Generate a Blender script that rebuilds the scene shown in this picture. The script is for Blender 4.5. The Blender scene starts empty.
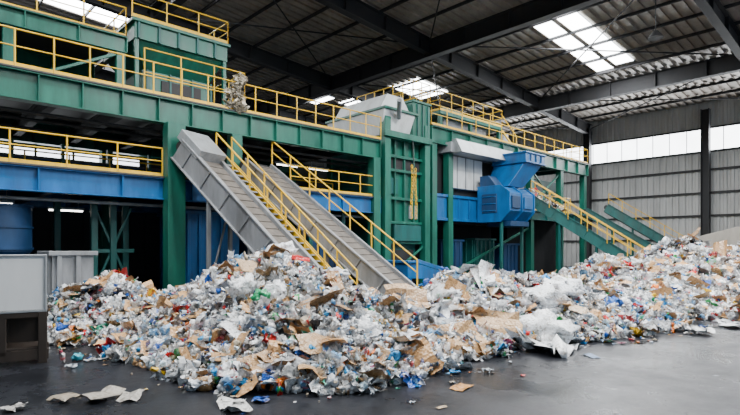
import bpy, math, random
import numpy as np
from mathutils import Vector, Matrix, noise
random.seed(7); rng=np.random.default_rng(7)
SC=bpy.context.scene

# ---------------------------------------------------------------- materials
def mat(name, col, rough=0.5, metal=0.0, var=0.35, scale=3.0, dirt=0.3, dirtcol=(0.05,0.04,0.03), bump=0.0, streak=True):
    m=bpy.data.materials.new(name); m.use_nodes=True
    nt=m.node_tree; N=nt.nodes; L=nt.links
    b=N['Principled BSDF']
    tc=N.new('ShaderNodeTexCoord')
    mp=N.new('ShaderNodeMapping'); mp.inputs['Scale'].default_value=(1,1,0.25 if streak else 1)
    L.new(tc.outputs['Object'],mp.inputs['Vector'])
    n1=N.new('ShaderNodeTexNoise'); n1.inputs['Scale'].default_value=scale; n1.inputs['Detail'].default_value=8; n1.inputs['Roughness'].default_value=0.65
    L.new(mp.outputs[0],n1.inputs['Vector'])
    r1=N.new('ShaderNodeValToRGB'); e=r1.color_ramp.elements
    c=Vector(col)
    e[0].position=0.3; e[0].color=(*(c*(1-var)),1); e[1].position=0.7; e[1].color=(*(c*(1+var*0.5)),1)
    L.new(n1.outputs['Fac'],r1.inputs[0])
    n2=N.new('ShaderNodeTexNoise'); n2.inputs['Scale'].default_value=scale*0.45; n2.inputs['Detail'].default_value=10; n2.inputs['Roughness'].default_value=0.75
    L.new(mp.outputs[0],n2.inputs['Vector'])
    r2=N.new('ShaderNodeValToRGB'); r2.color_ramp.elements[0].position=0.5; r2.color_ramp.elements[1].position=0.72
    r2.color_ramp.elements[1].color=(dirt,dirt,dirt,1)
    L.new(n2.outputs['Fac'],r2.inputs[0])
    mx=N.new('ShaderNodeMix'); mx.data_type='RGBA'
    L.new(r2.outputs[0],mx.inputs[0]); L.new(r1.outputs[0],mx.inputs[6]); mx.inputs[7].default_value=(*dirtcol,1)
    L.new(mx.outputs[2],b.inputs['Base Color'])
    mr=N.new('ShaderNodeMapRange'); mr.inputs[3].default_value=max(rough-0.12,0.05); mr.inputs[4].default_value=min(rough+0.2,1)
    L.new(n1.outputs['Fac'],mr.inputs[0]); L.new(mr.outputs[0],b.inputs['Roughness'])
    b.inputs['Metallic'].default_value=metal
    if bump>0:
        bp=N.new('ShaderNodeBump'); bp.inputs['Strength'].default_value=bump; bp.inputs['Distance'].default_value=0.02
        n3=N.new('ShaderNodeTexNoise'); n3.inputs['Scale'].default_value=scale*8; n3.inputs['Detail'].default_value=6
        L.new(tc.outputs['Object'],n3.inputs['Vector']); L.new(n3.outputs['Fac'],bp.inputs['Height']); L.new(bp.outputs[0],b.inputs['Normal'])
    return m
def emis(name,col,s):
    m=bpy.data.materials.new(name); m.use_nodes=True; nt=m.node_tree; N=nt.nodes
    b=N['Principled BSDF']; b.inputs['Base Color'].default_value=(0.8,0.8,0.8,1)
    b.inputs['Emission Color'].default_value=(*col,1)
    tc=N.new('ShaderNodeTexCoord'); n=N.new('ShaderNodeTexNoise'); n.inputs['Scale'].default_value=0.6
    mr=N.new('ShaderNodeMapRange'); mr.inputs[3].default_value=s*0.75; mr.inputs[4].default_value=s*1.25
    nt.links.new(tc.outputs['Object'],n.inputs['Vector']); nt.links.new(n.outputs['Fac'],mr.inputs[0]); nt.links.new(mr.outputs[0],b.inputs['Emission Strength'])
    return m
GREEN=mat('green_paint',(0.004,0.118,0.080),0.34,0,0.45,2.0,0.55,(0.02,0.035,0.03))
DGREEN=mat('teal_paint',(0.004,0.095,0.088),0.42,0,0.4,2.0,0.55)
BLUE=mat('blue_paint',(0.004,0.115,0.34),0.34,0,0.4,2.0,0.5)
DBLUE=mat('dark_blue_paint',(0.006,0.045,0.13),0.5,0,0.4,2.0,0.5)
YEL=mat('yellow_paint',(0.84,0.50,0.015),0.4,0,0.25,3.0,0.3)
GREY=mat('galvanised_steel',(0.36,0.38,0.40),0.42,0.25,0.3,2.5,0.5)
LGREY=mat('conveyor_side_steel',(0.29,0.30,0.315),0.40,0.25,0.3,2.5,0.5)
WHITEM=mat('white_panel',(0.66,0.69,0.70),0.5,0,0.15,2.5,0.45,(0.2,0.18,0.15))
BOARD=mat('white_board_enamel',(0.88,0.90,0.91),0.45,0,0.08,2.0,0.3,(0.45,0.43,0.40))
DARK=mat('dark_steel',(0.03,0.03,0.032),0.55,0.3,0.3,2.0,0.3)
RUST=mat('rusty_dark_steel',(0.045,0.033,0.026),0.6,0.2,0.4,3.0,0.6,(0.07,0.04,0.02))
BLACK=mat('shade_black',(0.010,0.011,0.013),0.8,0,0.3,2.0,0.2)  # near-black colour standing in for deep shade inside and under the decks
BELT=mat('rubber_belt',(0.13,0.115,0.10),0.6,0,0.4,5.0,0.5,(0.24,0.2,0.16))
GRATE=mat('deck_plate',(0.08,0.08,0.08),0.6,0.4,0.3,4.0,0.4)
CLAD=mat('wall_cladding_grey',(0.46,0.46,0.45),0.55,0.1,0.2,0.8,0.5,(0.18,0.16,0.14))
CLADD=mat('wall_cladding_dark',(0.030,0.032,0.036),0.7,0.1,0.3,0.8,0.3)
ROOF=mat('roof_sheet',(0.38,0.34,0.30),0.42,0.2,0.35,0.8,0.6,(0.12,0.085,0.06))
GIRD=mat('girder_paint',(0.028,0.028,0.031),0.6,0.2,0.3,1.5,0.3)
CONC=mat('concrete_wall',(0.62,0.57,0.50),0.85,0,0.2,1.5,0.4,(0.3,0.26,0.21),0.3)
LIGHT=emis('daylight_panel',(0.95,0.98,1.0),18.0)
WINR=emis('daylight_window',(0.93,0.97,1.0),8.0)
TUBE=emis('tube_light',(1,0.97,0.9),8.0)
WINM=emis('frosted_window',(0.9,0.95,1.0),5.0)

# ---------------------------------------------------------------- mesh builder
class MB:
    def __init__(s): s.v=[]; s.f=[]; s.m=[]; s.mats=[]; s.sm=[]
    def mi(s,m):
        if m not in s.mats: s.mats.append(m)
        return s.mats.index(m)
    def add(s,vs,fs,m,smooth=False):
        o=len(s.v); s.v+= [tuple(x) for x in vs]; i=s.mi(m)
        for f in fs: s.f.append(tuple(o+k for k in f)); s.m.append(i); s.sm.append(smooth)
    def box(s,x0,x1,y0,y1,z0,z1,m):
        vs=[(x,y,z) for x in (x0,x1) for y in (y0,y1) for z in (z0,z1)]
        s.add(vs,[(0,1,3,2),(4,6,7,5),(0,4,5,1),(2,3,7,6),(0,2,6,4),(1,5,7,3)],m)
    def obox(s,c,d,sd,n,hl,hs,hn,m):
        c=Vector(c); vs=[c+d*a*hl+sd*b*hs+n*k*hn for a in(-1,1) for b in(-1,1) for k in(-1,1)]
        s.add(vs,[(0,1,3,2),(4,6,7,5),(0,4,5,1),(2,3,7,6),(0,2,6,4),(1,5,7,3)],m)
    def frame(s,p,q):
        d=(Vector(q)-Vector(p)); L=d.length; d.normalize()
        up=Vector((0,0,1)) if abs(d.z)<0.95 else Vector((1,0,0))
        sd=d.cross(up).normalized(); n=sd.cross(d).normalized()
        return d,sd,n,L
    def bar(s,p,q,w,h,m):
        d,sd,n,L=s.frame(p,q); s.obox((Vector(p)+Vector(q))/2,d,sd,n,L/2,w/2,h/2,m)
    def cyl(s,p,q,r,m,seg=8,r2=None,caps=True):
        d,sd,n,L=s.frame(p,q); r2=r if r2 is None else r2
        vs=[]; 
        for k in range(seg):
            a=2*math.pi*k/seg; u=sd*math.cos(a)+n*math.sin(a)
            vs.append(Vector(p)+u*r); vs.append(Vector(q)+u*r2)
        s.add(vs,[(2*k,2*((k+1)%seg),2*((k+1)%seg)+1,2*k+1) for k in range(seg)],m,True)
        if caps:
            s.add([vs[2*k] for k in range(seg)],[tuple(range(seg))],m); s.add([vs[2*k+1] for k in range(seg)],[tuple(reversed(range(seg)))],m)
    def ibeam(s,p,q,h,w,m,stiff=0,t=0.04):
        d,sd,n,L=s.frame(p,q); c=(Vector(p)+Vector(q))/2
        s.obox(c+n*(h/2-t/2),d,sd,n,L/2,w/2,t/2,m); s.obox(c-n*(h/2-t/2),d,sd,n,L/2,w/2,t/2,m)
        s.obox(c,d,sd,n,L/2,t/2,h/2-t,m)
        if stiff>0:
            k=int(L/stiff)
            for i in range(k+1):
                cc=Vector(p)+d*(L*i/max(k,1)); s.obox(cc,d,sd,n,0.02,w/2*0.92,h/2-t,m)
    def prism(s,prof,axis,a0,a1,m):
        def P(u,v,a): return (a,u,v) if axis=='x' else ((u,a,v) if axis=='y' else (u,v,a))
        n=len(prof); vs=[P(u,v,a0) for u,v in prof]+[P(u,v,a1) for u,v in prof]
        fs=[(i,(i+1)%n,n+(i+1)%n,n+i) for i in range(n)]+[tuple(range(n))[::-1],tuple(range(n,2*n))]
        s.add(vs,fs,m)
    def rail(s,pts,m=None,h=1.1,sp=1.4,r=0.03,toe=True):
        m=m or YEL
        for a,b in zip(pts[:-1],pts[1:]):
            a=Vector(a); b=Vector(b); L=(b-a).length; k=max(1,round(L/sp)); U=Vector((0,0,1))
            s.cyl(a+U*h,b+U*h,r,m,6); s.cyl(a+U*h*0.55,b+U*h*0.55,r*0.8,m,6)
            if toe: s.bar(a+U*0.07,b+U*0.07,0.015,0.13,m)
            for i in range(k+1):
                c=a+(b-a)*(i/k); s.cyl(c,c+U*h,r,m,6)
    def finish(s,name,bevel=0.0):
        me=bpy.data.meshes.new(name); me.from_pydata(s.v,[],s.f)
        for m in s.mats: me.materials.append(m)
        me.polygons.foreach_set('material_index',s.m); me.polygons.foreach_set('use_smooth',s.sm); me.update()
        o=bpy.data.objects.new(name,me); SC.collection.objects.link(o)
        if bevel:
            b=o.modifiers.new('bevel','BEVEL'); b.width=bevel; b.limit_method='ANGLE'; b.segments=1
        return o

# ---------------------------------------------------------------- hall shell
XW=50.0; YB=44.0; YF=-9.0; XL=-14.0
def roofz(x): return 13.9+(50-abs(x))*0.07
m=bpy.data.materials.new('floor_concrete'); m.use_nodes=True; nt=m.node_tree; N=nt.nodes; L=nt.links; b=N['Principled BSDF']
tc=N.new('ShaderNodeTexCoord')
n1=N.new('ShaderNodeTexNoise'); n1.inputs['Scale'].default_value=0.45; n1.inputs['Detail'].default_value=10; n1.inputs['Roughness'].default_value=0.7
n2=N.new('ShaderNodeTexNoise'); n2.inputs['Scale'].default_value=14; n2.inputs['Detail'].default_value=8; n2.inputs['Roughness'].default_value=0.8
for n in(n1,n2): L.new(tc.outputs['Object'],n.inputs['Vector'])
r1=N.new('ShaderNodeValToRGB'); r1.color_ramp.elements[0].position=.38; r1.color_ramp.elements[0].color=(.005,.006,.008,1); r1.color_ramp.elements[1].position=.68; r1.color_ramp.elements[1].color=(.022,.024,.031,1)
L.new(n1.outputs['Fac'],r1.inputs[0])
r2=N.new('ShaderNodeValToRGB'); r2.color_ramp.elements[0].position=.35; r2.color_ramp.elements[0].color=(.5,.5,.5,1); r2.color_ramp.elements[1].position=.75; r2.color_ramp.elements[1].color=(1.9,1.85,1.8,1)
L.new(n2.outputs['Fac'],r2.inputs[0])
mx=N.new('ShaderNodeMix'); mx.data_type='RGBA'; mx.blend_type='MULTIPLY'; mx.inputs[0].default_value=1
L.new(r1.outputs[0],mx.inputs[6]); L.new(r2.outputs[0],mx.inputs[7]); L.new(mx.outputs[2],b.inputs['Base Color'])
mr=N.new('ShaderNodeMapRange'); mr.inputs[1].default_value=.38; mr.inputs[2].default_value=.62; mr.inputs[3].default_value=.17; mr.inputs[4].default_value=.45
L.new(n1.outputs['Fac'],mr.inputs[0]); L.new(mr.outputs[0],b.inputs['Roughness']); b.inputs['Specular IOR Level'].default_value=0.28
bp=N.new('ShaderNodeBump'); bp.inputs['Strength'].default_value=.25; bp.inputs['Distance'].default_value=.01
L.new(n2.outputs['Fac'],bp.inputs['Height']); L.new(bp.outputs[0],b.inputs['Normal'])
FLOOR=m
f=MB(); f.box(XL,XW+0.3,YF-8,YB+0.3,-0.3,0,FLOOR); f.finish('floor')

def corr_wall(mb,p0,p1,z0,z1,m,pitch=0.35,depth=0.05,nrm=(1,0)):
    p0=Vector((p0[0],p0[1],0)); p1=Vector((p1[0],p1[1],0)); d=(p1-p0); L=d.length; d.normalize(); nn=Vector((nrm[0],nrm[1],0))
    pts=[]; t=0
    while t<L:
        for dt,o in((0,0),(pitch*.4,0),(pitch*.5,depth),(pitch*.9,depth)):
            if t+dt<=L: pts.append(p0+d*(t+dt)+nn*o)
        t+=pitch
    pts.append(p1)
    vs=[]; 
    for p in pts: vs.append((p.x,p.y,z0)); vs.append((p.x,p.y,z1))
    mb.add(vs,[(2*i,2*i+2,2*i+3,2*i+1) for i in range(len(pts)-1)],m)
w=MB()
corr_wall(w,(XW,YF),(XW,YB),0,9.8,CLAD,0.5,0.09,(-1,0))
corr_wall(w,(XW,YF),(XW,YB),11.7,13.9,CLAD,0.5,0.09,(-1,0))
w.box(XW+0.1,XW+0.3,YF,YB,0,9.8,CLAD); w.box(XW+0.1,XW+0.3,YF,YB,11.7,14.0,CLAD)
for z in (2.4,4.4,6.3,8.2): w.box(XW-0.24,XW-0.1,YF,YB,z,z+0.16,DARK)
w.box(XW-0.24,XW-0.05,YF,YB,9.72,9.86,DARK); w.box(XW-0.24,XW-0.05,YF,YB,11.66,11.8,DARK)
w.finish('wall_right')
w=MB(); w.box(XW+0.02,XW+0.08,YF,YB,9.8,11.7,WINR)
for i in range(40):
    y=YF+i*1.33; w.box(XW-0.02,XW+0.02,y,y+0.06,9.8,11.7,GREY)
w.finish('window_1')
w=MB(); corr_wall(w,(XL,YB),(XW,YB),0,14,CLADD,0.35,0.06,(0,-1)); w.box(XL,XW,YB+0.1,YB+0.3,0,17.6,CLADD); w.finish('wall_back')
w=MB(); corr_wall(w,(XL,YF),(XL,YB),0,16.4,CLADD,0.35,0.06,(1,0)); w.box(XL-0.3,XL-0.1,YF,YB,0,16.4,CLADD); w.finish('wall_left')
w=MB()  # added dark wall, keeps the interior behind the platforms dark
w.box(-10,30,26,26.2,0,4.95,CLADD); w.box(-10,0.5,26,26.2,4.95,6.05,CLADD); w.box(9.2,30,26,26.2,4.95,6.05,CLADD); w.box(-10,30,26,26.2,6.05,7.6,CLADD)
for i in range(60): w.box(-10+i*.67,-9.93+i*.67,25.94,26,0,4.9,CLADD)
w.finish('added_dark_wall')
w=MB(); w.box(0.5,9.2,26.05,26.15,4.95,6.05,WINM)
for i in range(7): w.box(0.5+i*1.45,0.58+i*1.45,25.97,26.05,4.95,6.05,DARK)
w.finish('window_2')

sky=[(27.0,38.0,13.6,14.7),(28.6,38.4,15.2,16.4),(2,12,33.5,37),(3,14,39,42),(31,35,27.5,30.5),(31,35,34,37),(27,30,36.5,39),(10,14,27,28.4),(12,22,3,5),(-6,4,10,13),(12,22,-3,-1)]
r=MB()
ys=[YF-8]
while ys[-1]<YB+0.3: ys.append(ys[-1]+0.3)
def insky(x,y): return any(a<x<b and c<y<d for a,b,c,d in sky)
xg=sorted(set([XL,0,XW+0.3]+[a for s in sky for a in (s[0],s[1])]))
for i in range(len(xg)-1):
    for j in range(len(ys)-1):
        xa,xb=xg[i],xg[i+1]; ya,yb=ys[j],ys[j+1]
        if insky((xa+xb)/2,(ya+yb)/2): mm=LIGHT; o=0.08
        else: mm=ROOF; o=0
        k=0.13 if j%2 else 0.0
        if o: k=0.05
        vs=[(xa,ya,roofz(xa)+k),(xb,ya,roofz(xb)+k),(xb,yb,roofz(xb)+k),(xa,yb,roofz(xa)+k)]
        r.add(vs,[(3,2,1,0)],mm)
        if not o: r.add([(xa,ya,roofz(xa)),(xb,ya,roofz(xb)),(xb,ya,roofz(xb)+.13),(xa,ya,roofz(xa)+.13)],[(0,1,2,3)],mm)
r.finish('ceiling')
g=MB()
for y in (-7.0,7.5,21.9,32.0,42.5):
    g.ibeam((0,y,roofz(0)-0.75),(XW,y,roofz(XW)-0.75),1.0,0.45,GIRD,3.0)
    g.ibeam((XL,y,roofz(XL)-0.75),(0,y,roofz(0)-0.75),1.0,0.45,GIRD,3.0)
for x in (26.0,40.0,12.0,-2.0):
    z=roofz(x)-0.9
    g.ibeam((x,YF,z),(x,YB,z),1.1 if x!=12 else .7,0.5,GIRD,3.0)
for x in np.arange(-12,50,2.4):
    z=roofz(x)-0.1; g.bar((x,YF-8,z),(x,YB,z),0.09,0.18,GIRD)
for (xa,xb) in ((26,40),(40,50),(12,26)):
    for (ya,yb) in ((7.5,21.9),(21.9,32)):
        g.cyl((xa,ya,roofz(xa)-.6),(xb,yb,roofz(xb)-.6),0.045,GIRD,6); g.cyl((xa,yb,roofz(xa)-.6),(xb,ya,roofz(xb)-.6),0.045,GIRD,6)
g.finish('roof_girders')
def column(name,x,y,h,ax='y'):
    c=MB(); t=.05; W=.55
    c.box(x-W/2,x+W/2,y-.3,y-.25,0,h,GIRD); c.box(x-W/2,x+W/2,y+.25,y+.3,0,h,GIRD); c.box(x-t/2,x+t/2,y-.25,y+.25,0,h,GIRD)
    c.box(x-.4,x+.4,y-.45,y+.45,0,.04,GIRD); c.finish(name)
for y in (2.3,12.1,21.9,32.0,-7.0): column('steel_column',XW-.6,y,13.2)
for y in (7.5,21.9,32.0): column('steel_column',-12,y,15.5)

# ---------------------------------------------------------------- sorting platform
p=MB(); X0,X1=-6.0,17.6
for y in (18.0,25.0):
    p.ibeam((X0,y,6.53),(X1,y,6.53),0.86,0.36,GREEN,1.15)
    p.ibeam((X0,y,3.83),(X1,y,3.83),0.74,0.32,BLUE,2.3)
p.box(X0,X1,17.8,25.2,6.97,7.03,GRATE); p.box(X0,X1,17.8,25.2,4.2,4.26,GRATE)
for x in np.arange(X0,X1,2.0):
    p.ibeam((x,18,6.5),(x,25,6.5),0.5,0.25,BLACK); p.ibeam((x,18,3.8),(x,25,3.8),0.5,0.25,DBLUE)
for x,y,wd in ((7.45,17.75,.62),(-4,18,.45),(17.3,18,.45),(9.9,18,.42),(1.2,20.5,.35),(7.4,25,.45),(17.3,25,.45),(12.5,25,.4),(-4,25,.4)):
    z0=0 if x!=9.9 else 4.2
    h=6.1
    p.box(x-wd/2,x+wd/2,y-.22,y-.18,z0,h,GREEN); p.box(x-wd/2,x+wd/2,y+.18,y+.22,z0,h,GREEN); p.box(x-.03,x+.03,y-.2,y+.2,z0,h,GREEN)
    p.box(x-wd/2,x-wd/2+.03,y-.2,y+.2,z0,h,GREEN)
    if z0==0: p.box(x-wd*.8,x+wd*.8,y-.4,y+.4,0,.05,GREEN)
for x,y in ((5.3,19.2),(5.9,19.2),(6.5,19.8),(4.6,21),(11.8,19),(14.2,19),(15.8,18.6),(2.4,22)):
    p.box(x-.1,x+.1,y-.1,y+.1,0,3.45,DGREEN)
p.bar((5.3,19.2,.4),(6.5,19.2,3.2),.08,.08,DGREEN); p.bar((6.5,19.2,.4),(5.3,19.2,3.2),.08,.08,DGREEN)
p.bar((5.2,19.2,1.7),(6.6,19.2,1.7),.1,.14,DGREEN)
p.rail([(X0,17.85,7.0),(X1,17.85,7.0)],sp=1.0); p.rail([(X0,25,7.0),(X1,25,7.0)])
p.rail([(X0,17.9,4.24),(7.1,17.9,4.24)],h=.98); p.rail([(12.4,17.9,4.24),(X1,17.9,4.24)],h=.98)
p.rail([(X0,21.5,4.24),(X1,21.5,4.24)],h=.98)
p.ibeam((X0,20,9.2),(6.6,20,9.2),0.6,0.3,GREEN,1.5); p.ibeam((X0,24,9.2),(6.6,24,9.2),0.6,0.3,GREEN,1.5); p.box(X0,6.6,19.9,24.1,9.5,9.55,GRATE)
for x in (-4,-.5,3,6.4):
    p.box(x-.15,x+.15,19.9,20.1,7,8.9,GREEN); p.box(x-.15,x+.15,23.9,24.1,7,8.9,GREEN)
p.rail([(X0,20,9.5),(6.6,20,9.5),(6.6,24,9.5)])
p.bar((3,20,7.1),(6.4,20,8.9),.1,.1,GREEN)
p.box(X0,X1,24.6,24.7,7.03,8.6,CLADD)
for y,z in ((18.5,5.9),(19.3,5.85),(20.5,5.8)): p.cyl((X0,y,z),(X1,y,z),.06,DARK,8)
p.cyl((X0,18.6,3.3),(X1,18.6,3.3),.06,GREY,8)
for x,y,z in ((2.5,19.5,3.2),(5.0,21.5,3.2),(13.6,19.9,5.6),(15.4,19.9,5.6),(-1,19.9,5.6)):
    p.box(x-.6,x+.6,y-.09,y+.09,z,z+.08,GREY); p.cyl((x-.55,y,z-.03),(x+.55,y,z-.03),.03,TUBE,8)
    p.bar((x-.4,y,z+.08),(x-.4,y,z+.4),.02,.02,GREY); p.bar((x+.4,y,z+.08),(x+.4,y,z+.4),.02,.02,GREY)
p.finish('sorting_platform',0.008)
s=MB()
s.box(-4,16,22.3,23.8,4.3,5.1,DBLUE); s.box(-4,16,22.4,23.7,5.1,5.2,BELT)
for x in np.arange(-3,16,1.6): s.box(x,x+.1,22.1,22.3,4.3,5.7,GREEN)
s.finish('sorting_belt')

h=MB()
h.box(7.3,10.1,20.3,22.7,7.04,8.6,GREEN)
def frustum(mb,a,b,m,t=0):
    (x0,x1,y0,y1,z0),(u0,u1,v0,v1,z1)=a,b
    vs=[(x0,y0,z0),(x1,y0,z0),(x1,y1,z0),(x0,y1,z0),(u0,v0,z1),(u1,v0,z1),(u1,v1,z1),(u0,v1,z1)]
    mb.add(vs,[(0,1,5,4),(1,2,6,5),(2,3,7,6),(3,0,4,7),(3,2,1,0),(4,5,6,7)],m)
frustum(h,(7.4,10.0,20.4,22.6,8.6),(6.9,10.4,19.8,23.2,9.5),GREEN)
h.box(6.8,10.5,19.7,23.3,9.5,10.1,GREEN); h.box(6.7,10.6,19.6,23.4,10.1,10.22,GREEN)
for x in np.arange(6.9,10.5,.75): h.box(x,x+.08,19.62,19.7,9.5,10.1,DGREEN)
for x in (7.4,8.3,9.2,10.0): h.box(x,x+.08,20.2,20.3,7.04,8.6,DGREEN)
h.box(8.0,9.6,20.22,20.3,7.3,8.3,DARK); h.cyl((10.1,21,7.8),(11.2,21,7.8),.28,BLUE,14)
h.rail([(6.7,19.65,10.22),(10.5,19.65,10.22),(10.5,23.3,10.22)],h=.9)
h.rail([(6.9,19.0,7.04),(10.9,19.0,7.04),(10.9,23.0,7.04)],h=1.9,sp=1.3)
h.bar((6.9,19.8,7.04),(6.9,19.8,9.5),.14,.14,GREEN); h.bar((10.4,19.8,7.04),(10.4,19.8,9.5),.14,.14,GREEN)
h.finish('feed_hopper',0.01)

# ---------------------------------------------------------------- inclined conveyors
def basis(top,bot):
    d=(Vector(bot)-Vector(top)); L=d.length; d.normalize(); sd=Vector((-d.y,d.x,0)).normalized(); n=sd.cross(d)
    if n.z<0: n=-n
    return d,sd,n,L
def conveyor(name,top,bot,width,side,sidem,beltm,legs=True,rail_side=0,lower=0.5):
    c=MB(); top=Vector(top); bot=Vector(bot); d,sd,n,L=basis(top,bot); mid=(top+bot)/2; W=width/2
    for k in(-1,1):
        c.obox(mid+sd*k*W-n*(side/2-.12),d,sd,n,L/2,.035,side/2,sidem)
        c.obox(mid+sd*k*(W+.03)+n*.13,d,sd,n,L/2,.08,.03,sidem)
        c.obox(mid+sd*k*(W+.03)-n*(side-.12),d,sd,n,L/2,.08,.03,sidem)
        for i in range(int(L/1.1)):
            c.obox(top+d*(.6+i*1.1)+sd*k*(W+.05)-n*(side/2-.12),d,sd,n,.03,.03,side/2,sidem)
    c.obox(mid,d,sd,n,L/2-.1,W-.04,.03,beltm)
    for i in range(int(L/.35)): c.obox(top+d*(.2+i*.35)+n*.04,d,sd,n,.02,W-.08,.02,beltm)
    c.obox(mid-n*(side*.75),d,sd,n,L/2-.1,W-.04,.03,beltm)
    for P in(top,bot): c.cyl(P-sd*W-n*.15,P+sd*W-n*.15,.18,DARK,14)
    M=top+d*.5+sd*(W+.3)-n*.15; c.cyl(M-sd*.25,M+sd*.2,.16,BLUE,12)
    if legs:
        for t in (.3,.62,.86):
            P=top+d*L*t
            for k in(-1,1):
                q=P+sd*k*(W-.02)-n*(side-.1)
                if q.z>.25: c.bar(q,(q.x,q.y,0.0),.12,.12,sidem); c.bar((q.x,q.y,0.0),(q.x,q.y,0.03),.3,.3,sidem)
            if P.z-side>.6:
                a=P-sd*W-n*(side-.1); b_=P+sd*W-n*(side-.1); c.bar((a.x,a.y,.3),b_,.06,.06,sidem)
    if rail_side:
        k=rail_side
        a=top+sd*k*(W+.1)+n*.1; e=bot+sd*k*(W+.1)+n*.1
        U=Vector((0,0,1)); R=.032; 
        c.cyl(a+U*1.0,e+U*1.0,R,YEL,6); c.cyl(a+U*.55,e+U*.55,R*.8,YEL,6)
        kk=int(L/1.1)
        for i in range(kk+1):
            q=a+(e-a)*(i/kk); c.cyl(q,q+U*1.0,R,YEL,6)
    return c,name
def stairs(name,top,bot,width):
    c=MB(); top=Vector(top); bot=Vector(bot); d,sd,n,L=basis(top,bot); mid=(top+bot)/2; W=width/2; U=Vector((0,0,1))
    for k in(-1,1):
        c.obox(mid+sd*k*W,d,sd,n,L/2,.03,.13,YEL)
        a=top+sd*k*W; e=bot+sd*k*W
        c.cyl(a+U*1.0,e+U*1.0,.032,YEL,6); c.cyl(a+U*.55,e+U*.55,.026,YEL,6)
        kk=int(L/1.0)
        for i in range(kk+1):
            q=a+(e-a)*(i/kk); c.cyl(q,q+U*1.0,.03,YEL,6)
    hz=Vector((d.x,d.y,0)).normalized(); k=int((top.z-bot.z)/.2)
    for i in range(k):
        q=top+(bot-top)*((i+.5)/k); c.obox(q,hz,sd,U,.13,W,.02,GREY)
    c.finish(name)
c,nm=conveyor('c',(7.95,17.3,5.35),(9.75,12.2,0.45),1.05,0.75,LGREY,BELT); 
d,sd,n,L_=basis((7.95,17.3,5.35),(9.75,12.2,0.45)); P=Vector((7.95,17.3,5.35))
c.obox(P+d*.35+n*.2,d,sd,n,.6,.6,.18,GREY)
c.finish('inclined_conveyor',.008)
stairs('access_stairs',(9.15,17.4,4.9),(10.95,12.45,0.05),.8)
c,nm=conveyor('c',(10.75,17.75,5.05),(12.95,11.9,0.3),1.5,0.6,LGREY,BELT,rail_side=1)
d,sd,n,L_=basis((10.75,17.75,5.05),(12.95,11.9,.3)); P=Vector((10.75,17.75,5.05)); Q=Vector((12.95,11.9,.3))
c.obox((P+Q)/2+sd*.95-n*.1,d,sd,n,L_/2,.1,.1,BLUE)
c.finish('inclined_conveyor',.008)
c,nm=conveyor('c',(30.2,16.9,5.0),(32.6,10.9,0.6),1.3,0.6,DGREEN,BELT,rail_side=1)
a=Vector((30.2,16.9,5.0)); e=Vector((32.6,10.9,.6)); d,sd,n,L=basis(a,e); U=Vector((0,0,1))
for z in (1.0,.55): c.cyl(a-sd*.75+U*z,e-sd*.75+U*z,.03,YEL,6)
for i in range(7): q=a-sd*.75+(e-a)*(i/6); c.cyl(q,q+U*1.0,.03,YEL,6)
c.finish('inclined_conveyor',.008)
c,nm=conveyor('c',(42.0,17.0,5.1),(44.4,10.6,0.5),1.3,0.6,DGREEN,BELT,rail_side=1); c.finish('inclined_conveyor',.008)
c,nm=conveyor('c',(38.2,17.0,4.6),(40.6,11.0,0.5),1.1,0.5,DGREEN,BELT,rail_side=0); c.finish('inclined_conveyor',.008)

# ---------------------------------------------------------------- shredder tower
t=MB()
for x in (17.95,20.9):
    for y in (17.9,22.0): t.box(x-.2,x+.2,y-.2,y+.2,0,8.2,GREEN); t.box(x-.3,x+.3,y-.35,y+.35,0,.05,GREEN)
t.box(18.15,20.7,18.15,21.8,2.0,7.3,GREEN)
for z in (2.0,3.0,4.2,5.6,6.3,7.2): t.box(18.0,20.8,17.93,18.16,z,z+.14,GREEN)
t.box(18.15,20.7,18.1,18.2,5.74,6.3,DARK); t.box(18.3,19.0,18.05,18.2,4.5,5.3,DGREEN); t.box(19.9,20.5,18.05,18.2,3.3,4.0,GREY)
for x in (18.7,19.4,20.1): t.box(x,x+.08,17.97,18.16,2.0,7.2,GREEN)
for z in (3,4.5,6.0): t.box(17.78,17.95,18.1,21.9,z,z+.14,GREEN)
t.box(17.82,18.15,18.1,21.9,2.0,7.2,DGREEN)
t.box(18.5,20.5,17.8,17.97,2.15,2.95,DGREEN)
frustum(t,(17.9,19.8,18.1,21.8,7.35),(17.6,19.8,17.6,22.0,8.5),WHITEM)
t.box(17.55,20.0,17.5,22.1,8.5,8.62,GREEN)
t.prism([(17.7,8.62),(19.9,8.62),(19.3,9.4),(18.2,9.4)],'y',18.0,21.5,WHITEM)
t.box(19.8,21.15,17.75,22.0,7.35,9.25,GREEN); t.box(19.75,21.2,17.68,22.05,9.25,9.37,GREEN); 
for x in (20.1,20.5,20.9): t.box(x,x+.05,17.69,17.75,7.4,9.2,DGREEN)
t.rail([(19.8,22,9.37),(19.8,17.75,9.37),(21.15,17.75,9.37),(21.15,22,9.37)],h=1.0,sp=.7,toe=False)
t.box(17.6,21.1,17.55,17.75,7.2,7.5,GREEN)
t.cyl((18.6,17.6,8.2),(17.9,16.9,8.8),.12,GREY,10)
t.box(18.2,20.6,18.3,21.6,.7,2.0,DGREEN); t.box(18.5,20.3,18.15,18.3,.9,1.7,DARK)
t.bar((18.1,17.9,.3),(20.8,17.9,1.9),.1,.1,GREEN)
t.finish('shredder_tower',.012)
ch=MB()
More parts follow.
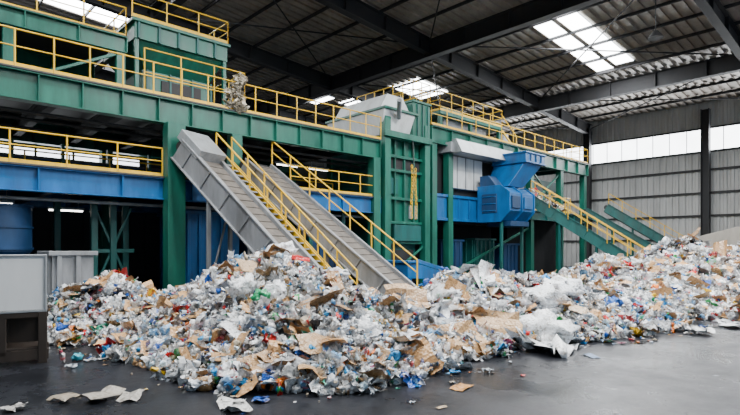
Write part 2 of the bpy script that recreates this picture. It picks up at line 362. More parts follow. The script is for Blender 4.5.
def link(mb,c,rx,rz,r,rot,m):
    seg=8; ms=4
    R=Matrix.Rotation(rot,3,'Z'); vs=[]
    for i in range(seg):
        a=2*math.pi*i/seg; cc=Vector((rx*math.cos(a),0,rz*math.sin(a))); rad=Vector((math.cos(a),0,math.sin(a)))
        for j in range(ms):
            b_=2*math.pi*j/ms; vs.append(Vector(c)+R@(cc+rad*r*math.cos(b_)+Vector((0,1,0))*r*math.sin(b_)))
    mb.add(vs,[(i*ms+j,((i+1)%seg)*ms+j,((i+1)%seg)*ms+(j+1)%ms,i*ms+(j+1)%ms) for i in range(seg) for j in range(ms)],m,True)
for i in range(18):
    off=.10*math.sin(i*.35); link(ch,(19.5+off*.4,17.55,5.9-i*.15),.065,.1,.02,(i%2)*math.pi/2,YEL)
    if i>0: link(ch,(19.78-off*.4,17.55,5.9-i*.15),.065,.1,.02,(i%2)*math.pi/2,YEL)
ch.cyl((19.4,17.55,6.05),(19.85,17.78,6.05),.035,DARK,8); ch.cyl((19.62,17.55,6.05),(19.62,17.6,7.2),.025,DARK,8); ch.finish('hanging_chain')

# ---------------------------------------------------------------- screening machine with upper deck
q=MB()
for x in (21.6,23.0,31.8,36.0,39.8):
    for y in (18.0,23.5): q.box(x-.2,x+.2,y-.2,y+.2,0,7.4,GREEN); q.box(x-.35,x+.35,y-.35,y+.35,0,.05,GREEN)
q.box(21.8,31.5,18.4,23.0,3.2,7.2,BLACK)  # black body, painted-in darkness behind the front panels
q.box(23.3,26.4,18.1,18.4,5.2,7.0,WHITEM)
for x in (23.9,24.7,25.5): q.box(x,x+.05,18.05,18.1,5.2,7.0,GREY)
q.box(21.4,27.5,17.95,18.4,3.3,4.75,BLUE); q.box(21.4,27.5,17.85,17.95,4.6,4.75,BLUE); q.box(21.4,27.5,17.85,17.95,3.3,3.45,BLUE)
for x in np.arange(21.8,27.5,1.0): q.box(x,x+.06,17.87,17.95,3.3,4.7,BLUE)
q.box(27.5,31.5,18.0,18.4,3.4,5.0,DGREEN); q.box(28.8,31.2,18.1,18.4,5.3,7.0,GREY)
q.ibeam((21.3,17.9,7.85),(40.2,17.9,7.85),0.9,0.36,GREEN,1.6); q.ibeam((21.3,23.5,7.85),(40.2,23.5,7.85),0.9,0.36,GREEN,1.6)
for x in np.arange(21.4,40.3,2.1): q.ibeam((x,17.9,7.85),(x,23.5,7.85),.6,.25,DGREEN)
q.box(21.3,40.2,17.7,23.7,8.3,8.36,GRATE)
q.rail([(21.3,23.5,8.36),(21.3,17.8,8.36),(40.2,17.8,8.36),(40.2,23.5,8.36)])
q.box(22.6,27.5,17.5,18.4,7.05,7.6,GREY); q.prism([(16.9,7.0),(17.6,7.0),(17.6,7.75),(17.3,7.75)],'x',22.8,28.5,GREY)
# raised railed platform on the deck
q.box(23.2,29.6,18.7,22.3,9.45,9.65,GREEN)
for x in (23.4,26.3,29.4):
    for y in (18.9,22.1): q.box(x-.1,x+.1,y-.1,y+.1,8.36,9.45,GREEN)
q.box(24.2,28.6,19.3,21.8,8.36,9.45,GREY)
q.rail([(23.2,22.3,9.65),(23.2,18.75,9.65),(29.6,18.75,9.65),(29.6,22.3,9.65)],h=1.1,sp=1.0)
q.box(25.0,27.0,20,21.6,9.65,10.4,GREEN)
q.bar((29.7,18.9,9.6),(31.6,18.9,8.4),.08,.12,YEL); q.bar((29.7,18.9,10.6),(31.6,18.9,9.4),.06,.06,YEL); q.bar((31.6,18.9,8.4),(31.6,18.9,9.4),.06,.06,YEL)
q.cyl((32.6,20.5,8.36),(32.6,20.5,9.9),.3,GREY,14)
q.box(34,36,20,22,8.36,9.2,GREEN)
q.ibeam((27.5,17.9,4.0),(40.0,17.9,4.0),.6,.3,DGREEN,2.0); q.box(31.5,40.0,17.8,23.5,4.3,4.36,GRATE); q.rail([(31.8,17.9,4.36),(37.5,17.9,4.36)])
q.bar((23.0,18,.3),(31.8,18,3.2),.12,.12,GREEN); q.bar((31.8,18.0,4.5),(36,18,7.2),.1,.1,GREEN); q.bar((36,18.0,4.5),(31.8,18,7.2),.1,.1,GREEN)
q.box(32.2,39.5,20,23.3,0,4.2,BLACK); q.box(22.0,31.0,20.5,23.3,0,3.2,BLACK)  # black boxes painting the shade under the decks
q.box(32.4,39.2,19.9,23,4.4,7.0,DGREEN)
q.finish('screening_machine',.01)
# blue hopper unit: angular lower housing, leaning chute above
bl=MB()
prof=[(17.82,5.3),(16.3,5.3),(15.75,4.9),(15.75,3.9),(16.3,3.35),(17.82,3.35)]
bl.prism(prof,'x',25.6,28.2,BLUE)
prof2=[(17.84,5.38),(16.26,5.38),(15.67,4.94),(15.67,3.86),(16.26,3.27),(17.84,3.27)]
for x in (25.52,26.85,28.2): bl.prism(prof2,'x',x,x+.08,BLUE)
bl.box(25.8,26.65,15.66,15.76,4.05,4.75,DBLUE); bl.box(27.1,28.0,15.66,15.76,4.05,4.75,BLUE)
bl.box(25.48,25.6,16.5,17.5,3.8,4.9,DBLUE)
for z in (3.9,4.3,4.7): bl.box(25.44,25.49,16.55,17.45,z,z+.06,BLUE)
frustum(bl,(26.4,28.0,16.3,17.8,5.38),(27.2,29.2,15.7,17.8,6.8),BLUE); bl.box(27.1,29.3,15.6,17.84,6.8,7.35,BLUE)
bl.box(27.02,29.38,15.52,17.84,7.3,7.4,BLUE); bl.box(27.02,29.38,15.52,17.84,6.75,6.85,BLUE)
for x in (27.6,28.2,28.8): bl.box(x,x+.07,15.54,15.6,6.85,7.3,DBLUE)
frustum(bl,(25.6,26.4,16.6,17.7,5.35),(25.7,26.5,17.2,17.8,6.0),DBLUE)
bl.box(26.0,28.0,15.9,17.5,3.05,3.35,DBLUE)
for x in (25.8,28.0):
    bl.box(x-.08,x+.08,16.3,16.46,0,3.3,DGREEN)
    bl.box(x-.2,x+.2,16.2,16.56,0,.04,DGREEN)
bl.finish('blue_hopper_unit',.02)

def container(name,x0,x1,y0,y1,z1,m,z0=0.12):
    k=MB(); k.box(x0,x1,y0,y1,z0,z1,m)
    for x in np.arange(x0+.1,x1-.1,.45): k.box(x,x+.12,y0-.07,y0,z0+.1,z1-.1,m)
    for y in np.arange(y0+.1,y1-.1,.45): k.box(x0-.07,x0,y,y+.12,z0+.1,z1-.1,m)
    k.box(x0-.09,x1+.09,y0-.09,y1+.09,z1-.12,z1,m); k.box(x0-.05,x1+.05,y0-.09,y1+.05,z0,z0+.14,m)
    for x in (x0+.2,x1-.35): 
        for y in (y0+.1,y1-.3): k.box(x,x+.15,y,y+.2,0,z0,DARK)
    k.finish(name,.01)
container('steel_container',8.3,10.6,18.9,21.2,3.2,BLUE)
container('steel_container',12.2,14.0,19.4,22,2.4,DBLUE)
container('steel_container',14.5,16.9,19.4,22,2.7,DBLUE)
container('steel_container',23.6,25.4,18.8,20.3,2.3,DBLUE)
container('steel_container',26.6,28.8,18.8,20.3,2.4,DGREEN)
container('steel_container',29.4,31.3,18.6,20.3,2.1,DBLUE)
container('waste_bin',3.3,4.3,15.6,16.8,1.72,LGREY)
k=MB(); k.cyl((2.6,19.4,1.7),(2.6,19.4,3.1),.95,DBLUE,24); k.cyl((2.6,19.4,1.7),(2.6,19.4,1.1),.95,DBLUE,24,.4)
for a in range(3):
    A=a*2.1+.3; k.bar((2.6+.8*math.cos(A),19.4+.8*math.sin(A),0),(2.6+.8*math.cos(A),19.4+.8*math.sin(A),1.8),.1,.1,DARK)
for z in (1.75,2.4,3.05): k.cyl((2.6,19.4,z),(2.6,19.4,z+.06),.99,DBLUE,24)
k.finish('storage_tank')
k=MB(); k.prism([(16.4,.5),(16.4,1.15),(16.9,1.15),(19.3,.6),(19.3,.35)],'y',15.0,16.7,BLUE)
for x in(16.6,18.8):
    for y in (15.1,16.6): k.box(x-.08,x+.08,y-.08,y+.08,0,.55,BLUE)
k.box(16.3,17.0,14.9,16.8,1.15,1.25,BLUE); k.bar((16.6,15.05,.1),(18.8,15.05,.4),.07,.07,BLUE); k.cyl((19.3,15.0,.48),(19.3,16.7,.48),.12,DARK,12)
k.prism([(17.0,1.15),(19.3,.62),(19.3,.8),(17.0,1.33)],'y',15.0,15.06,BLUE); k.box(16.2,19.5,14.95,16.75,.0,.06,DBLUE)
k.finish('feed_chute',.01)
k=MB(); k.prism([(3.0,0),(16.5,0),(16.5,1.6),(13.5,2.3),(9.5,3.4),(3.0,3.4)],'x',47.0,47.5,CONC)
for y in (4,7,10,13): k.prism([(47.5,0),(48.5,0),(47.5,2.0 if y>11 else 2.8)],'y',y,y+.3,CONC)
k.finish('concrete_push_wall',.03)

# white board bin on dark steel stand at left foreground
k=MB(); U=Vector((0,0,1))
an=math.radians(-12); dd=Vector((math.cos(an),math.sin(an),0)); ss=Vector((-dd.y,dd.x,0)); C=Vector((1.14,9.95,0))
k.obox(C+U*1.25,dd,ss,U,.86,.34,.42,BOARD)
for a in(-1,1):
    k.obox(C+U*(1.25+a*.43)-ss*.34,dd,ss,U,.88,.02,.018,GREY)
    k.obox(C+U*1.25-ss*.34+dd*a*.86,dd,ss,U,.02,.02,.44,GREY)
    k.obox(C+U*(.78)+ss*a*.3,dd,ss,U,.9,.05,.06,RUST); k.obox(C+U*(.14)+ss*a*.3,dd,ss,U,.9,.05,.08,RUST)
    k.obox(C+U*.45+ss*a*.3+dd*.3,dd,ss,U,.05,.05,.3,RUST)
    k.obox(C+U*.14+dd*a*.8,dd,ss,U,.05,.3,.06,RUST)
    for b_ in(-1,1): k.obox(C+U*.4+dd*a*.82+ss*b_*.3,dd,ss,U,.06,.06,.4,RUST)
k.obox(C+U*.24,dd,ss,U,.85,.33,.02,RUST); k.obox(C+U*.82,dd,ss,U,.88,.34,.03,RUST)
k.obox(C+U*.5+ss*.3,dd,ss,U,.84,.015,.3,RUST)
k.finish('white_bin_on_stand',.006)

# ---------------------------------------------------------------- waste
M=[(5.75,9.3,1.78,1.6,2.1),(4.75,7.0,1.05,1.15,1.3),(6.4,6.6,.95,1.6,1.25),(9.7,6.9,1.38,1.7,1.4),(12.6,6.5,1.05,2.2,1.75),(17.0,6.7,1.3,2.8,2.1),(23.0,6.2,1.95,3.3,2.4),(29,5.0,1.9,3.5,3.0),(3.6,12.6,1.2,1.15,1.4),(6.4,11.6,.95,1.4,1.3)]
def H(x,y):
    x=np.asarray(x,float); y=np.asarray(y,float); s=0
    for a,b_,A,sx,sy in M:
        g_=A*np.exp(-(((x-a)/sx)**2+((y-b_)/sy)**2)/1.5); s=s+g_**2.5
    h_=s**(1/2.5)
    wob=.10*np.sin(1.7*x+.6*y)*np.sin(1.3*y-.5*x+1)+.06*np.sin(3.9*x+1.1)*np.sin(3.3*y+.4)+.04*np.sin(8.1*x)*np.sin(7.3*y+2)
    return h_*(1+wob*1.2)+wob*.45*(h_>.12)-.21
class Soup:
    def __init__(s): s.V=[];s.T=[];s.C=[];s.M=[];s.S=[];s.n=0
    def add(s,pv,pt,tag,pos,R,sc,c0,c1,mi,sm=False):
        k=len(pos); nv=len(pv)
        P=pv[None]*sc[:,None,:]; W=np.einsum('kij,knj->kni',R,P)+pos[:,None,:]
        s.V.append(W.reshape(-1,3)); s.T.append((pt[None]+(np.arange(k)*nv)[:,None,None]+s.n).reshape(-1,3))
        col=c0[:,None,:]*(1-tag)[None,:,None]+c1[:,None,:]*tag[None,:,None]
        s.C.append(col.reshape(-1,3)); s.M.append(np.repeat(mi,len(pt))); s.S.append(np.full(k*len(pt),sm)); s.n+=k*nv
    def build(s,name,mats):
        V=np.concatenate(s.V);T=np.concatenate(s.T);C=np.concatenate(s.C);Mi=np.concatenate(s.M);S=np.concatenate(s.S)
        me=bpy.data.meshes.new(name); me.vertices.add(len(V)); me.vertices.foreach_set('co',V.astype(np.float32).ravel())
        me.loops.add(T.size); me.loops.foreach_set('vertex_index',T.astype(np.int32).ravel())
        me.polygons.add(len(T)); me.polygons.foreach_set('loop_start',np.arange(0,T.size,3,dtype=np.int32))
        me.polygons.foreach_set('loop_total',np.full(len(T),3,dtype=np.int32))
        for m in mats: me.materials.append(m)
        me.polygons.foreach_set('material_index',Mi.astype(np.int32)); me.polygons.foreach_set('use_smooth',S)
        a=me.attributes.new('Col','FLOAT_COLOR','POINT'); a.data.foreach_set('color',np.c_[C,np.ones(len(C))].astype(np.float32).ravel())
        me.update(); me.validate(); o=bpy.data.objects.new(name,me); SC.collection.objects.link(o); return o
def grid(n,f):
    vs=np.array([f(i/(n-1)-.5,j/(n-1)-.5) for j in range(n) for i in range(n)],float)
    t=[]
    for j in range(n-1):
        for i in range(n-1):
            a=j*n+i; t+=[(a,a+1,a+n+1),(a,a+n+1,a+n)]
    return vs,np.array(t)
def nz(x,y,z,s): return np.array(noise.noise_vector(Vector((x*3+s*7.3,y*3+s*3.1,z*3+s))))
protos={'film':[], 'ball':[], 'card':[], 'bottle':[], 'cup':[], 'box':[], 'scrap':[]}
for s_ in range(10):
    def f(u,v,s_=s_):
        a=nz(u,v,0,s_)*.38+nz(u*2.5,v*2.5,1,s_+50)*.22; return (u+a[0],v+a[1],a[2]*1.2)
    v,t=grid(8,f); tag=(rng.random(len(v))<.15).astype(float)*.8 if s_%2 else np.zeros(len(v)); protos['film'].append((v,t,tag))
import bmesh
for s_ in range(8):
    bm=bmesh.new(); bmesh.ops.create_icosphere(bm,subdivisions=3 if s_<4 else 2,radius=.5); 
    vs=np.array([v.co[:] for v in bm.verts]); t=np.array([[v.index for v in f.verts] for f in bm.faces]); bm.free()
    vs=np.array([v*(1+.5*(nz(*(v*1.6),s_+90)[0])+.38*nz(*(v*4),s_)[1])+nz(*(v*3),s_+20)*.14+nz(*(v*7),s_+40)*.05 for v in vs]); tag=np.zeros(len(vs))
    if s_%3==0: tag=(vs[:,2]>.1)*.8
    protos['ball'].append((vs,t,tag.astype(float)))
for s_ in range(6):
    def f(u,v,s_=s_):
        bend=.16*abs(u+.1*s_-.2)+.05*math.sin(7*v+s_); a=nz(u,v,0,s_+30)*.1; return (u+a[0],v*.75+a[1],bend*(1 if s_%2 else -1)+a[2]*.8)
    v,t=grid(5,f); n_=len(v); v2=v.copy(); v2[:,2]-=.015; protos['card'].append((np.r_[v,v2],np.r_[t,t[:,::-1]+n_],np.zeros(2*n_)))
def lathe(prof,seg,seed,crush):
    vs=[];tg=[]
    for (z,r_,g_) in prof:
        for k in range(seg):
            a=2*math.pi*k/seg; p_=np.array([r_*math.cos(a),r_*math.sin(a),z]); p_=p_+nz(*(p_*2.5),seed)*crush*(r_*4); p_[0]*=(1-crush*1.2); vs.append(p_);tg.append(g_)
    t=[]
    for i in range(len(prof)-1):
        for k in range(seg):
            a=i*seg+k;b_=i*seg+(k+1)%seg; t+=[(a,b_,b_+seg),(a,b_+seg,a+seg)]
    for base in (0,(len(prof)-1)*seg):
        for k in range(1,seg-1): t.append((base,base+k+1,base+k) if base==0 else (base,base+k,base+k+1))
    return np.array(vs),np.array(t),np.array(tg,float)
for s_ in range(4):
    protos['bottle'].append(lathe([(-.5,.12,0),(-.47,.16,0),(-.2,.155,0),(-.19,.16,1),(.08,.16,1),(.09,.155,0),(.22,.15,0),(.36,.06,0),(.42,.055,0),(.421,.07,1),(.5,.07,1)],9,s_,.12+.07*s_))
for s_ in range(3): protos['cup'].append(lathe([(-.5,.24,0),(-.45,.28,0),(-.1,.29,1),(.3,.30,0),(.45,.28,0),(.5,.24,.5)],9,s_+9,.2))
for s_ in range(4):
    bm=bmesh.new(); bmesh.ops.create_cube(bm,size=1); bmesh.ops.subdivide_edges(bm,edges=bm.edges[:],cuts=2,use_grid_fill=True); bmesh.ops.triangulate(bm,faces=bm.faces[:]); bm.verts.index_update()
    vs=np.array([v.co[:] for v in bm.verts]); t=np.array([[v.index for v in f.verts] for f in bm.faces]); bm.free()
    vs=vs*np.array([1,.65,.35]); vs=np.array([v+nz(*(v*1.3),s_+60)*.22 for v in vs]); protos['box'].append((vs,t,((abs(vs[:,0])<.2)*.9).astype(float)))
for s_ in range(5):
    def f(u,v,s_=s_):
        a=nz(u,v,0,s_+130)*.4; return (u+a[0],v*.7+a[1],a[2]*.8)
    v,t=grid(3,f); protos['scrap'].append((v,t,np.zeros(len(v))))
PAL=[((.80,.80,.79),21),((.55,.60,.66),13),((.88,.88,.88),11),((.34,.37,.42),7),((.60,.50,.36),8),((.42,.25,.11),9),((.20,.42,.68),6),((.010,.09,.42),6),((.01,.28,.70),5),((.62,.012,.012),4.6),((.70,.09,.09),1.6),((.012,.30,.07),2.6),((.05,.44,.28),1.6),((.82,.50,.01),2.8),((.78,.18,.01),2),((.03,.03,.035),7),((.12,.10,.09),6),((.55,.12,.25),1.2)]
PC=np.array([c for c,_ in PAL]); PW=np.array([w for _,w in PAL]); PW=PW/PW.sum()
def cols(k,bright=False):
    c=PC[rng.choice(len(PC),k,p=PW)]
    return np.clip(c*rng.uniform(.6,1.1,(k,1)),0,.9)
def randR(k,flat):
    yaw=rng.uniform(0,2*math.pi,k); tx=rng.normal(0,flat,k); ty=rng.normal(0,flat,k)
    def rx(a): z=np.zeros_like(a);o=np.ones_like(a); return np.stack([np.stack([o,z,z],-1),np.stack([z,np.cos(a),-np.sin(a)],-1),np.stack([z,np.sin(a),np.cos(a)],-1)],-2)
    def ry(a): z=np.zeros_like(a);o=np.ones_like(a); return np.stack([np.stack([np.cos(a),z,np.sin(a)],-1),np.stack([z,o,z],-1),np.stack([-np.sin(a),z,np.cos(a)],-1)],-2)
    def rz(a): z=np.zeros_like(a);o=np.ones_like(a); return np.stack([np.stack([np.cos(a),-np.sin(a),z],-1),np.stack([np.sin(a),np.cos(a),z],-1),np.stack([z,z,o],-1)],-2)
    return rz(yaw)@rx(tx)@ry(ty)
def sample(n,hmin=0.0):
    pts=[]
    while sum(len(p) for p in pts)<n:
        x=rng.uniform(.8,34,n*3); y=rng.uniform(.5,16.5,n*3); h_=H(x,y); dist=.687*x+.727*y
        ok=(h_>hmin)&(rng.random(n*3)<np.clip((9.0/np.maximum(dist,5))**1.2,0,1))
        pts.append(np.c_[x,y,h_][ok])
    return np.concatenate(pts)[:n]
SP=Soup()
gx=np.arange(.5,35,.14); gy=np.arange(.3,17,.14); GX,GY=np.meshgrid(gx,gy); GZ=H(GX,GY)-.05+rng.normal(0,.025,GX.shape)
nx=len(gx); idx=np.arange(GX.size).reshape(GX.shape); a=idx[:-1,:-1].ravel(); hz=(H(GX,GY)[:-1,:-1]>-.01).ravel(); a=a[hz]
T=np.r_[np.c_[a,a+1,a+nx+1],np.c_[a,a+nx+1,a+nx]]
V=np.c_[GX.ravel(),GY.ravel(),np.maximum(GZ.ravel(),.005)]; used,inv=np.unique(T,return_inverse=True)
C=cols(len(used))*.25  # base colour darkened, shade painted into the gaps between pieces
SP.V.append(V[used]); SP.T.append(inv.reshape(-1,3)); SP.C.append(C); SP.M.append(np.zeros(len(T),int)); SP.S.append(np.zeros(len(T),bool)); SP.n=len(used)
spec=[('film',6000,.12,.32,.8,(.8,.8,.8)),('scrap',10000,.04,.12,1.0,None),('ball',4200,.07,.22,1.2,None),('bottle',4200,.17,.32,1.3,None),('cup',1500,.08,.16,1.3,None),('box',1500,.09,.24,1.0,None),('card',1100,.18,.5,.5,'card')]
for nm_,n_,s0,s1,fl,cc in spec:
    ps=sample(n_); rng.shuffle(ps); parts=np.array_split(ps,len(protos[nm_]))
    for (pv,pt,tg),P in zip(protos[nm_],parts):
        k=len(P); dist=.687*P[:,0]+.727*P[:,1]; grow=np.clip(dist/11,1,1.45)[:,None]
        sc=rng.uniform(s0,s1,(k,1))*rng.uniform(.75,1.25,(k,3))*grow
        if nm_ in('bottle','cup'): sc=np.repeat(rng.uniform(s0,s1,(k,1)),3,1)
        pos=P.copy(); pos[:,2]=np.maximum(pos[:,2],0.02)+rng.uniform(-.02,.09,k)*(1 if nm_ not in('scrap','card','bottle') else 1.45)+(.02 if nm_!='ball' else 0)
        pos[:,2]=np.maximum(pos[:,2],sc.max(1)*(.22 if nm_ in('film','card','scrap') else .3))
        c0=cols(k); c1=cols(k); mi=np.zeros(k,int)
        if cc=='card': c0=np.array([.50,.29,.13])*rng.uniform(.6,1.3,(k,1))
        elif cc is not None:
            wh=rng.random(k)<.6; c0[wh]=np.array([.82,.84,.86])*rng.uniform(.65,1.05,(wh.sum(),1)); mi=(rng.random(k)<.3).astype(int)
        elif nm_=='ball':
            wh=rng.random(k)<.5; c0[wh]=np.array([.82,.83,.84])*rng.uniform(.55,1.1,(wh.sum(),1))
        elif nm_=='bottle':
            mi=(rng.random(k)<.4).astype(int); wh=rng.random(k)<.35; c0[wh]=(.55,.72,.82); bb=rng.random(k)<.18; c0[bb]=(.03,.30,.62)
        SP.add(pv,pt,tg,pos,randR(k,fl),sc,c0,c1,mi,nm_ in('film','ball','bottle','cup'))
def big(kind,idx_,x,y,dz,size,yaw,tx,ty,col,mi=0,acc=None,soup=None):
    pv,pt,tg=protos[kind][idx_]; R=np.array((Matrix.Rotation(yaw,3,'Z')@Matrix.Rotation(tx,3,'X')@Matrix.Rotation(ty,3,'Y')))[None]
    z=max(float(H(x,y)),0)+dz
    (soup or SP).add(pv,pt,tg,np.array([[x,y,z]]),R,np.array([size],float),np.array([col]),np.array([acc or col]),np.array([mi]),kind in('film','ball'))
CB=(.48,.29,.135)
big('card',0,7.0,5.2,.2,(.95,.9,.9),-.4,.75,.1,CB); big('card',3,8.2,5.3,.24,(.85,.7,.8),-.9,.9,.2,(.52,.33,.17))
big('card',2,6.9,6.3,.22,(.85,.65,.8),-.6,.8,.2,(.52,.33,.18)); big('card',1,4.4,5.7,.16,(.8,.6,.8),.1,.55,0,(.42,.26,.13))
big('card',4,4.1,5.4,.12,(.6,.5,.6),.9,.35,.1,CB); big('card',5,5.1,8.6,.22,(.75,.65,.7),.2,.6,.3,(.52,.37,.23))
big('card',3,5.7,5.3,.14,(.7,.5,.6),1.2,.4,.1,(.52,.38,.24)); big('card',0,10.9,5.0,.2,(.8,.7,.8),.4,.6,0,(.52,.38,.24))
big('card',5,3.7,5.9,.14,(.6,.5,.5),.2,.5,.1,(.40,.24,.11)); big('card',2,9.3,6.0,.2,(.6,.5,.5),.2,.6,.1,(.52,.34,.18)); big('card',1,5.0,5.0,.1,(.5,.4,.5),.6,.3,.1,(.44,.26,.12))
W_=(.84,.86,.88)
big('ball',1,9.1,4.9,.12,(1.1,.8,.55),-.6,.2,0,W_); big('ball',2,10.4,5.6,.12,(1.3,.9,.6),.2,.1,.1,(.80,.83,.87)); big('film',3,8.6,4.6,.14,(1.2,.9,.7),.4,.3,0,W_)
big('film',1,7.9,6.4,.2,(1.0,.9,.7),.1,.6,0,W_,1,W_); big('film',5,9.6,6.4,.2,(1.2,1.0,.9),.1,.6,0,(.80,.83,.86)); big('ball',0,11.9,5.9,.12,(1.0,.9,.6),1,.1,0,(.78,.81,.85))
big('film',8,7.1,5.7,.18,(.7,.6,.6),.1,.6,0,W_); big('ball',2,4.6,8.0,.14,(.7,.5,.4),.4,.1,0,W_); big('film',0,6.3,5.0,.12,(.7,.6,.5),.9,.4,0,W_)
big('card',2,5.9,8.3,.24,(.5,.2,.4),-.8,.5,.1,(.6,.02,.02)); big('film',7,4.1,6.3,.12,(.35,.28,.35),.3,.5,.1,(.6,.03,.03)); big('ball',3,4.5,7.3,.1,(.32,.25,.25),.3,0,0,(.02,.3,.12))
big('ball',1,7.4,7.4,.18,(.45,.35,.3),.3,0,0,(.03,.36,.14)); big('ball',0,5.3,5.15,.12,(.3,.22,.2),.3,0,0,(.03,.24,.5)); big('ball',3,12.6,5.0,.1,(.5,.4,.3),.5,0,0,(.02,.12,.45))
big('ball',2,30,6.2,.2,(1.6,1.2,.8),.5,0,0,W_); big('ball',2,25,5.5,.1,(1.2,.9,.6),.5,0,0,(.80,.83,.86))
for i in range(200):
    x,y,_=sample(1,.15)[0]; big(random.choice(['film','ball']),random.randrange(4),x,y,.06,(random.uniform(.3,.65),random.uniform(.25,.5),random.uniform(.2,.38)),random.uniform(0,6),random.uniform(-.6,.6),random.uniform(-.4,.4),tuple(np.array([.82,.84,.87])*random.uniform(.75,1.03)),random.choice([0,0,1]))

def soupmat(name,rough,alpha):
    m=bpy.data.materials.new(name); m.use_nodes=True; nt=m.node_tree; N=nt.nodes; L=nt.links; b=N['Principled BSDF']
    at=N.new('ShaderNodeAttribute'); at.attribute_name='Col'; tc=N.new('ShaderNodeTexCoord')
    n=N.new('ShaderNodeTexNoise'); n.inputs['Scale'].default_value=18; n.inputs['Detail'].default_value=6; L.new(tc.outputs['Object'],n.inputs['Vector'])
    r=N.new('ShaderNodeValToRGB'); r.color_ramp.elements[0].position=.32; r.color_ramp.elements[0].color=(.42,.38,.33,1); r.color_ramp.elements[1].position=.48; r.color_ramp.elements[1].color=(1.05,1.05,1.05,1); L.new(n.outputs['Fac'],r.inputs[0])
    mx=N.new('ShaderNodeMix'); mx.data_type='RGBA'; mx.blend_type='MULTIPLY'; mx.inputs[0].default_value=.85
    L.new(at.outputs['Color'],mx.inputs[6]); L.new(r.outputs[0],mx.inputs[7]); L.new(mx.outputs[2],b.inputs['Base Color'])
    b.inputs['Roughness'].default_value=rough; b.inputs['Alpha'].default_value=alpha
    v=N.new('ShaderNodeTexVoronoi'); v.inputs['Scale'].default_value=22; L.new(tc.outputs['Object'],v.inputs['Vector'])
    bp=N.new('ShaderNodeBump'); bp.inputs['Strength'].default_value=.6; bp.inputs['Distance'].default_value=.02; L.new(v.outputs['Distance'],bp.inputs['Height']); L.new(bp.outputs[0],b.inputs['Normal'])
    return m
WM=[soupmat('waste_plastic',.32,1.0),soupmat('clear_film',.14,.55)]
SP.build('waste_pile',WM)

S2=Soup()
def fl(kind,i,x,y,size,yaw,col,acc=None): 
    pv,pt,tg=protos[kind][i]; R=np.array(Matrix.Rotation(yaw,3,'Z'))[None]; zmin=(pv[:,2]*size[2]).min()
    S2.add(pv,pt,tg,np.array([[x,y,-zmin+.004]]),R,np.array([size],float),np.array([col]),np.array([acc or col]),np.array([0]),kind in('film','ball','cup'))
fl('card',1,1.95,6.75,(.5,.42,.5),.6,(.33,.30,.26)); fl('card',4,1.6,6.95,(.35,.3,.35),1.9,(.30,.25,.19)); fl('card',0,2.2,6.5,(.35,.3,.3),.9,(.36,.34,.31)); fl('film',2,1.1,6.9,(.22,.18,.1),.2,(.35,.34,.33))
fl('card',2,5.45,4.05,(.34,.26,.08),.2,(.5,.24,.07)); fl('card',0,8.6,3.75,(.3,.2,.1),.9,(.12,.2,.35))
fl('film',6,12.6,3.2,(.6,.45,.2),.4,(.7,.72,.74)); fl('film',1,14.2,3.0,(.6,.5,.2),.8,(.65,.67,.7)); fl('ball',3,2.3,9.2,(.16,.12,.12),0,(.05,.35,.45)); fl('cup',0,2.1,9.2,(.14,.14,.14),0,(.7,.7,.7),(.5,.05,.05))
fl('film',8,2.9,5.3,(.45,.3,.15),1.1,(.6,.6,.58)); fl('scrap',1,4.6,3.7,(.15,.1,.05),0,(.4,.3,.2))
pts=[]
while len(pts)<520:
    x=random.uniform(.2,28); y=random.uniform(.8,14)
    hh=float(H(x,y))
    if hh<0.0 and (hh>-.12 or random.random()<(.10 if hh>-.17 else .03)): pts.append((x,y))
for (x,y) in pts:
    kd=random.choice(['scrap','scrap','scrap','film','ball','box','cup']); s_=random.uniform(.03,.09) if kd!='film' else random.uniform(.06,.16)
    c_=tuple(cols(1)[0]*.7); c2=tuple(cols(1)[0]); fl(kd,random.randrange(3),x,y,(s_,s_,s_*.6),random.uniform(0,6),c_,c2)
S2.build('floor_litter',WM)
S3=Soup()
for i in range(34):
    pv,pt,tg=protos['film'][i%10]; R=randR(1,1.2); u=random.random(); z=7.1+1.25*u; w_=.42*(1-u)+.08; s_=random.uniform(.16,.4)
    S3.add(pv,pt,tg,np.array([[9.75+random.uniform(-w_,w_)+.25*u,17.8+random.uniform(-.12,.15),z]]),R,np.array([[s_,s_*.7,s_]]),np.array([np.array([.62,.55,.42])*random.uniform(.4,1.2)]),np.array([[.7,.7,.7]]),np.array([0]))
S3.build('plastic_film_clump',WM)
S3=Soup()
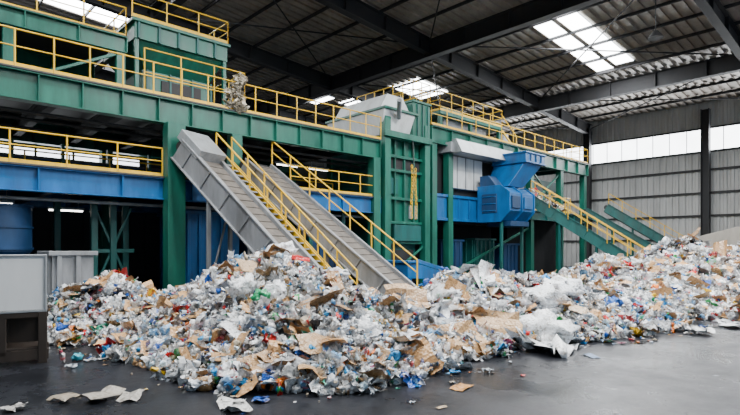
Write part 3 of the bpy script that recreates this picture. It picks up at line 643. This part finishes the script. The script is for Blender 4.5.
for i in range(60):
    kd=random.choice(['film','scrap','ball']); pv,pt,tg=protos[kd][i%5]; s_=random.uniform(.12,.35); t_=random.random()
    P=Vector((30.2,16.9,5.0)).lerp(Vector((32.6,10.9,.6)),t_*.25)
    S3.add(pv,pt,tg,np.array([[P.x+random.uniform(-.5,.5),P.y+random.uniform(-.3,.3),P.z+.2+random.uniform(0,.6)*(1-t_)]]),randR(1,1.0),np.array([[s_,s_,s_]]),cols(1),cols(1),np.array([0]))
S3.build('conveyor_waste_load',WM)

# ---------------------------------------------------------------- lights
def area(name,x,y,z,sx,sy,e,col=(1,1,1),rot=None):
    l=bpy.data.lights.new(name,'AREA'); l.shape='RECTANGLE'; l.size=sx; l.size_y=sy; l.energy=e; l.color=col
    o=bpy.data.objects.new(name,l); o.location=(x,y,z); SC.collection.objects.link(o)
    if rot: o.rotation_euler=rot
for i,(a,b_,c_,d_) in enumerate(sky):
    x=(a+b_)/2; area('skylight_daylight',x,(c_+d_)/2,roofz(x)-.45,(b_-a)*.9,(d_-c_)*.9,(b_-a)*(d_-c_)*(85 if x>25 or d_>30 else 135),(.95,.98,1))
area('window_daylight',XW-.3,18,10.75,1.8,50,3600,(.92,.96,1),(0,math.radians(90),0))
for x,y in ((4,3),(12,1),(20,2),(9,10),(18,11),(28,9)):  # added lamps above the frame, fill light over the pile
    k=MB(); z=12.2; k.cyl((x,y,z),(x,y,z+.35),.38,DARK,18,.12); k.cyl((x,y,z+.35),(x,y,roofz(x)-.02),.025,DARK,6); k.cyl((x,y,z+.02),(x,y,z+.04),.34,TUBE,18); k.finish('added_fill_lamp')
    l=bpy.data.lights.new('added_fill_glow','AREA'); l.shape='DISK'; l.size=.7; l.energy=750; l.color=(1,.97,.92)
    o=bpy.data.objects.new('added_fill_light',l); o.location=(x,y,z-.03); SC.collection.objects.link(o)
W=bpy.data.worlds.new('World'); SC.world=W; W.use_nodes=True; bg=W.node_tree.nodes['Background']; bg.inputs[0].default_value=(.66,.83,1,1); bg.inputs[1].default_value=.85

cam=bpy.data.cameras.new('camera'); cam.sensor_width=36; cam.lens=36*520/740; cam.shift_y=40.5/740; cam.clip_end=300
co=bpy.data.objects.new('camera',cam); co.location=(0,0,1.8); co.rotation_euler=(math.radians(90),0,math.radians(46.6-90)); SC.collection.objects.link(co); SC.camera=co
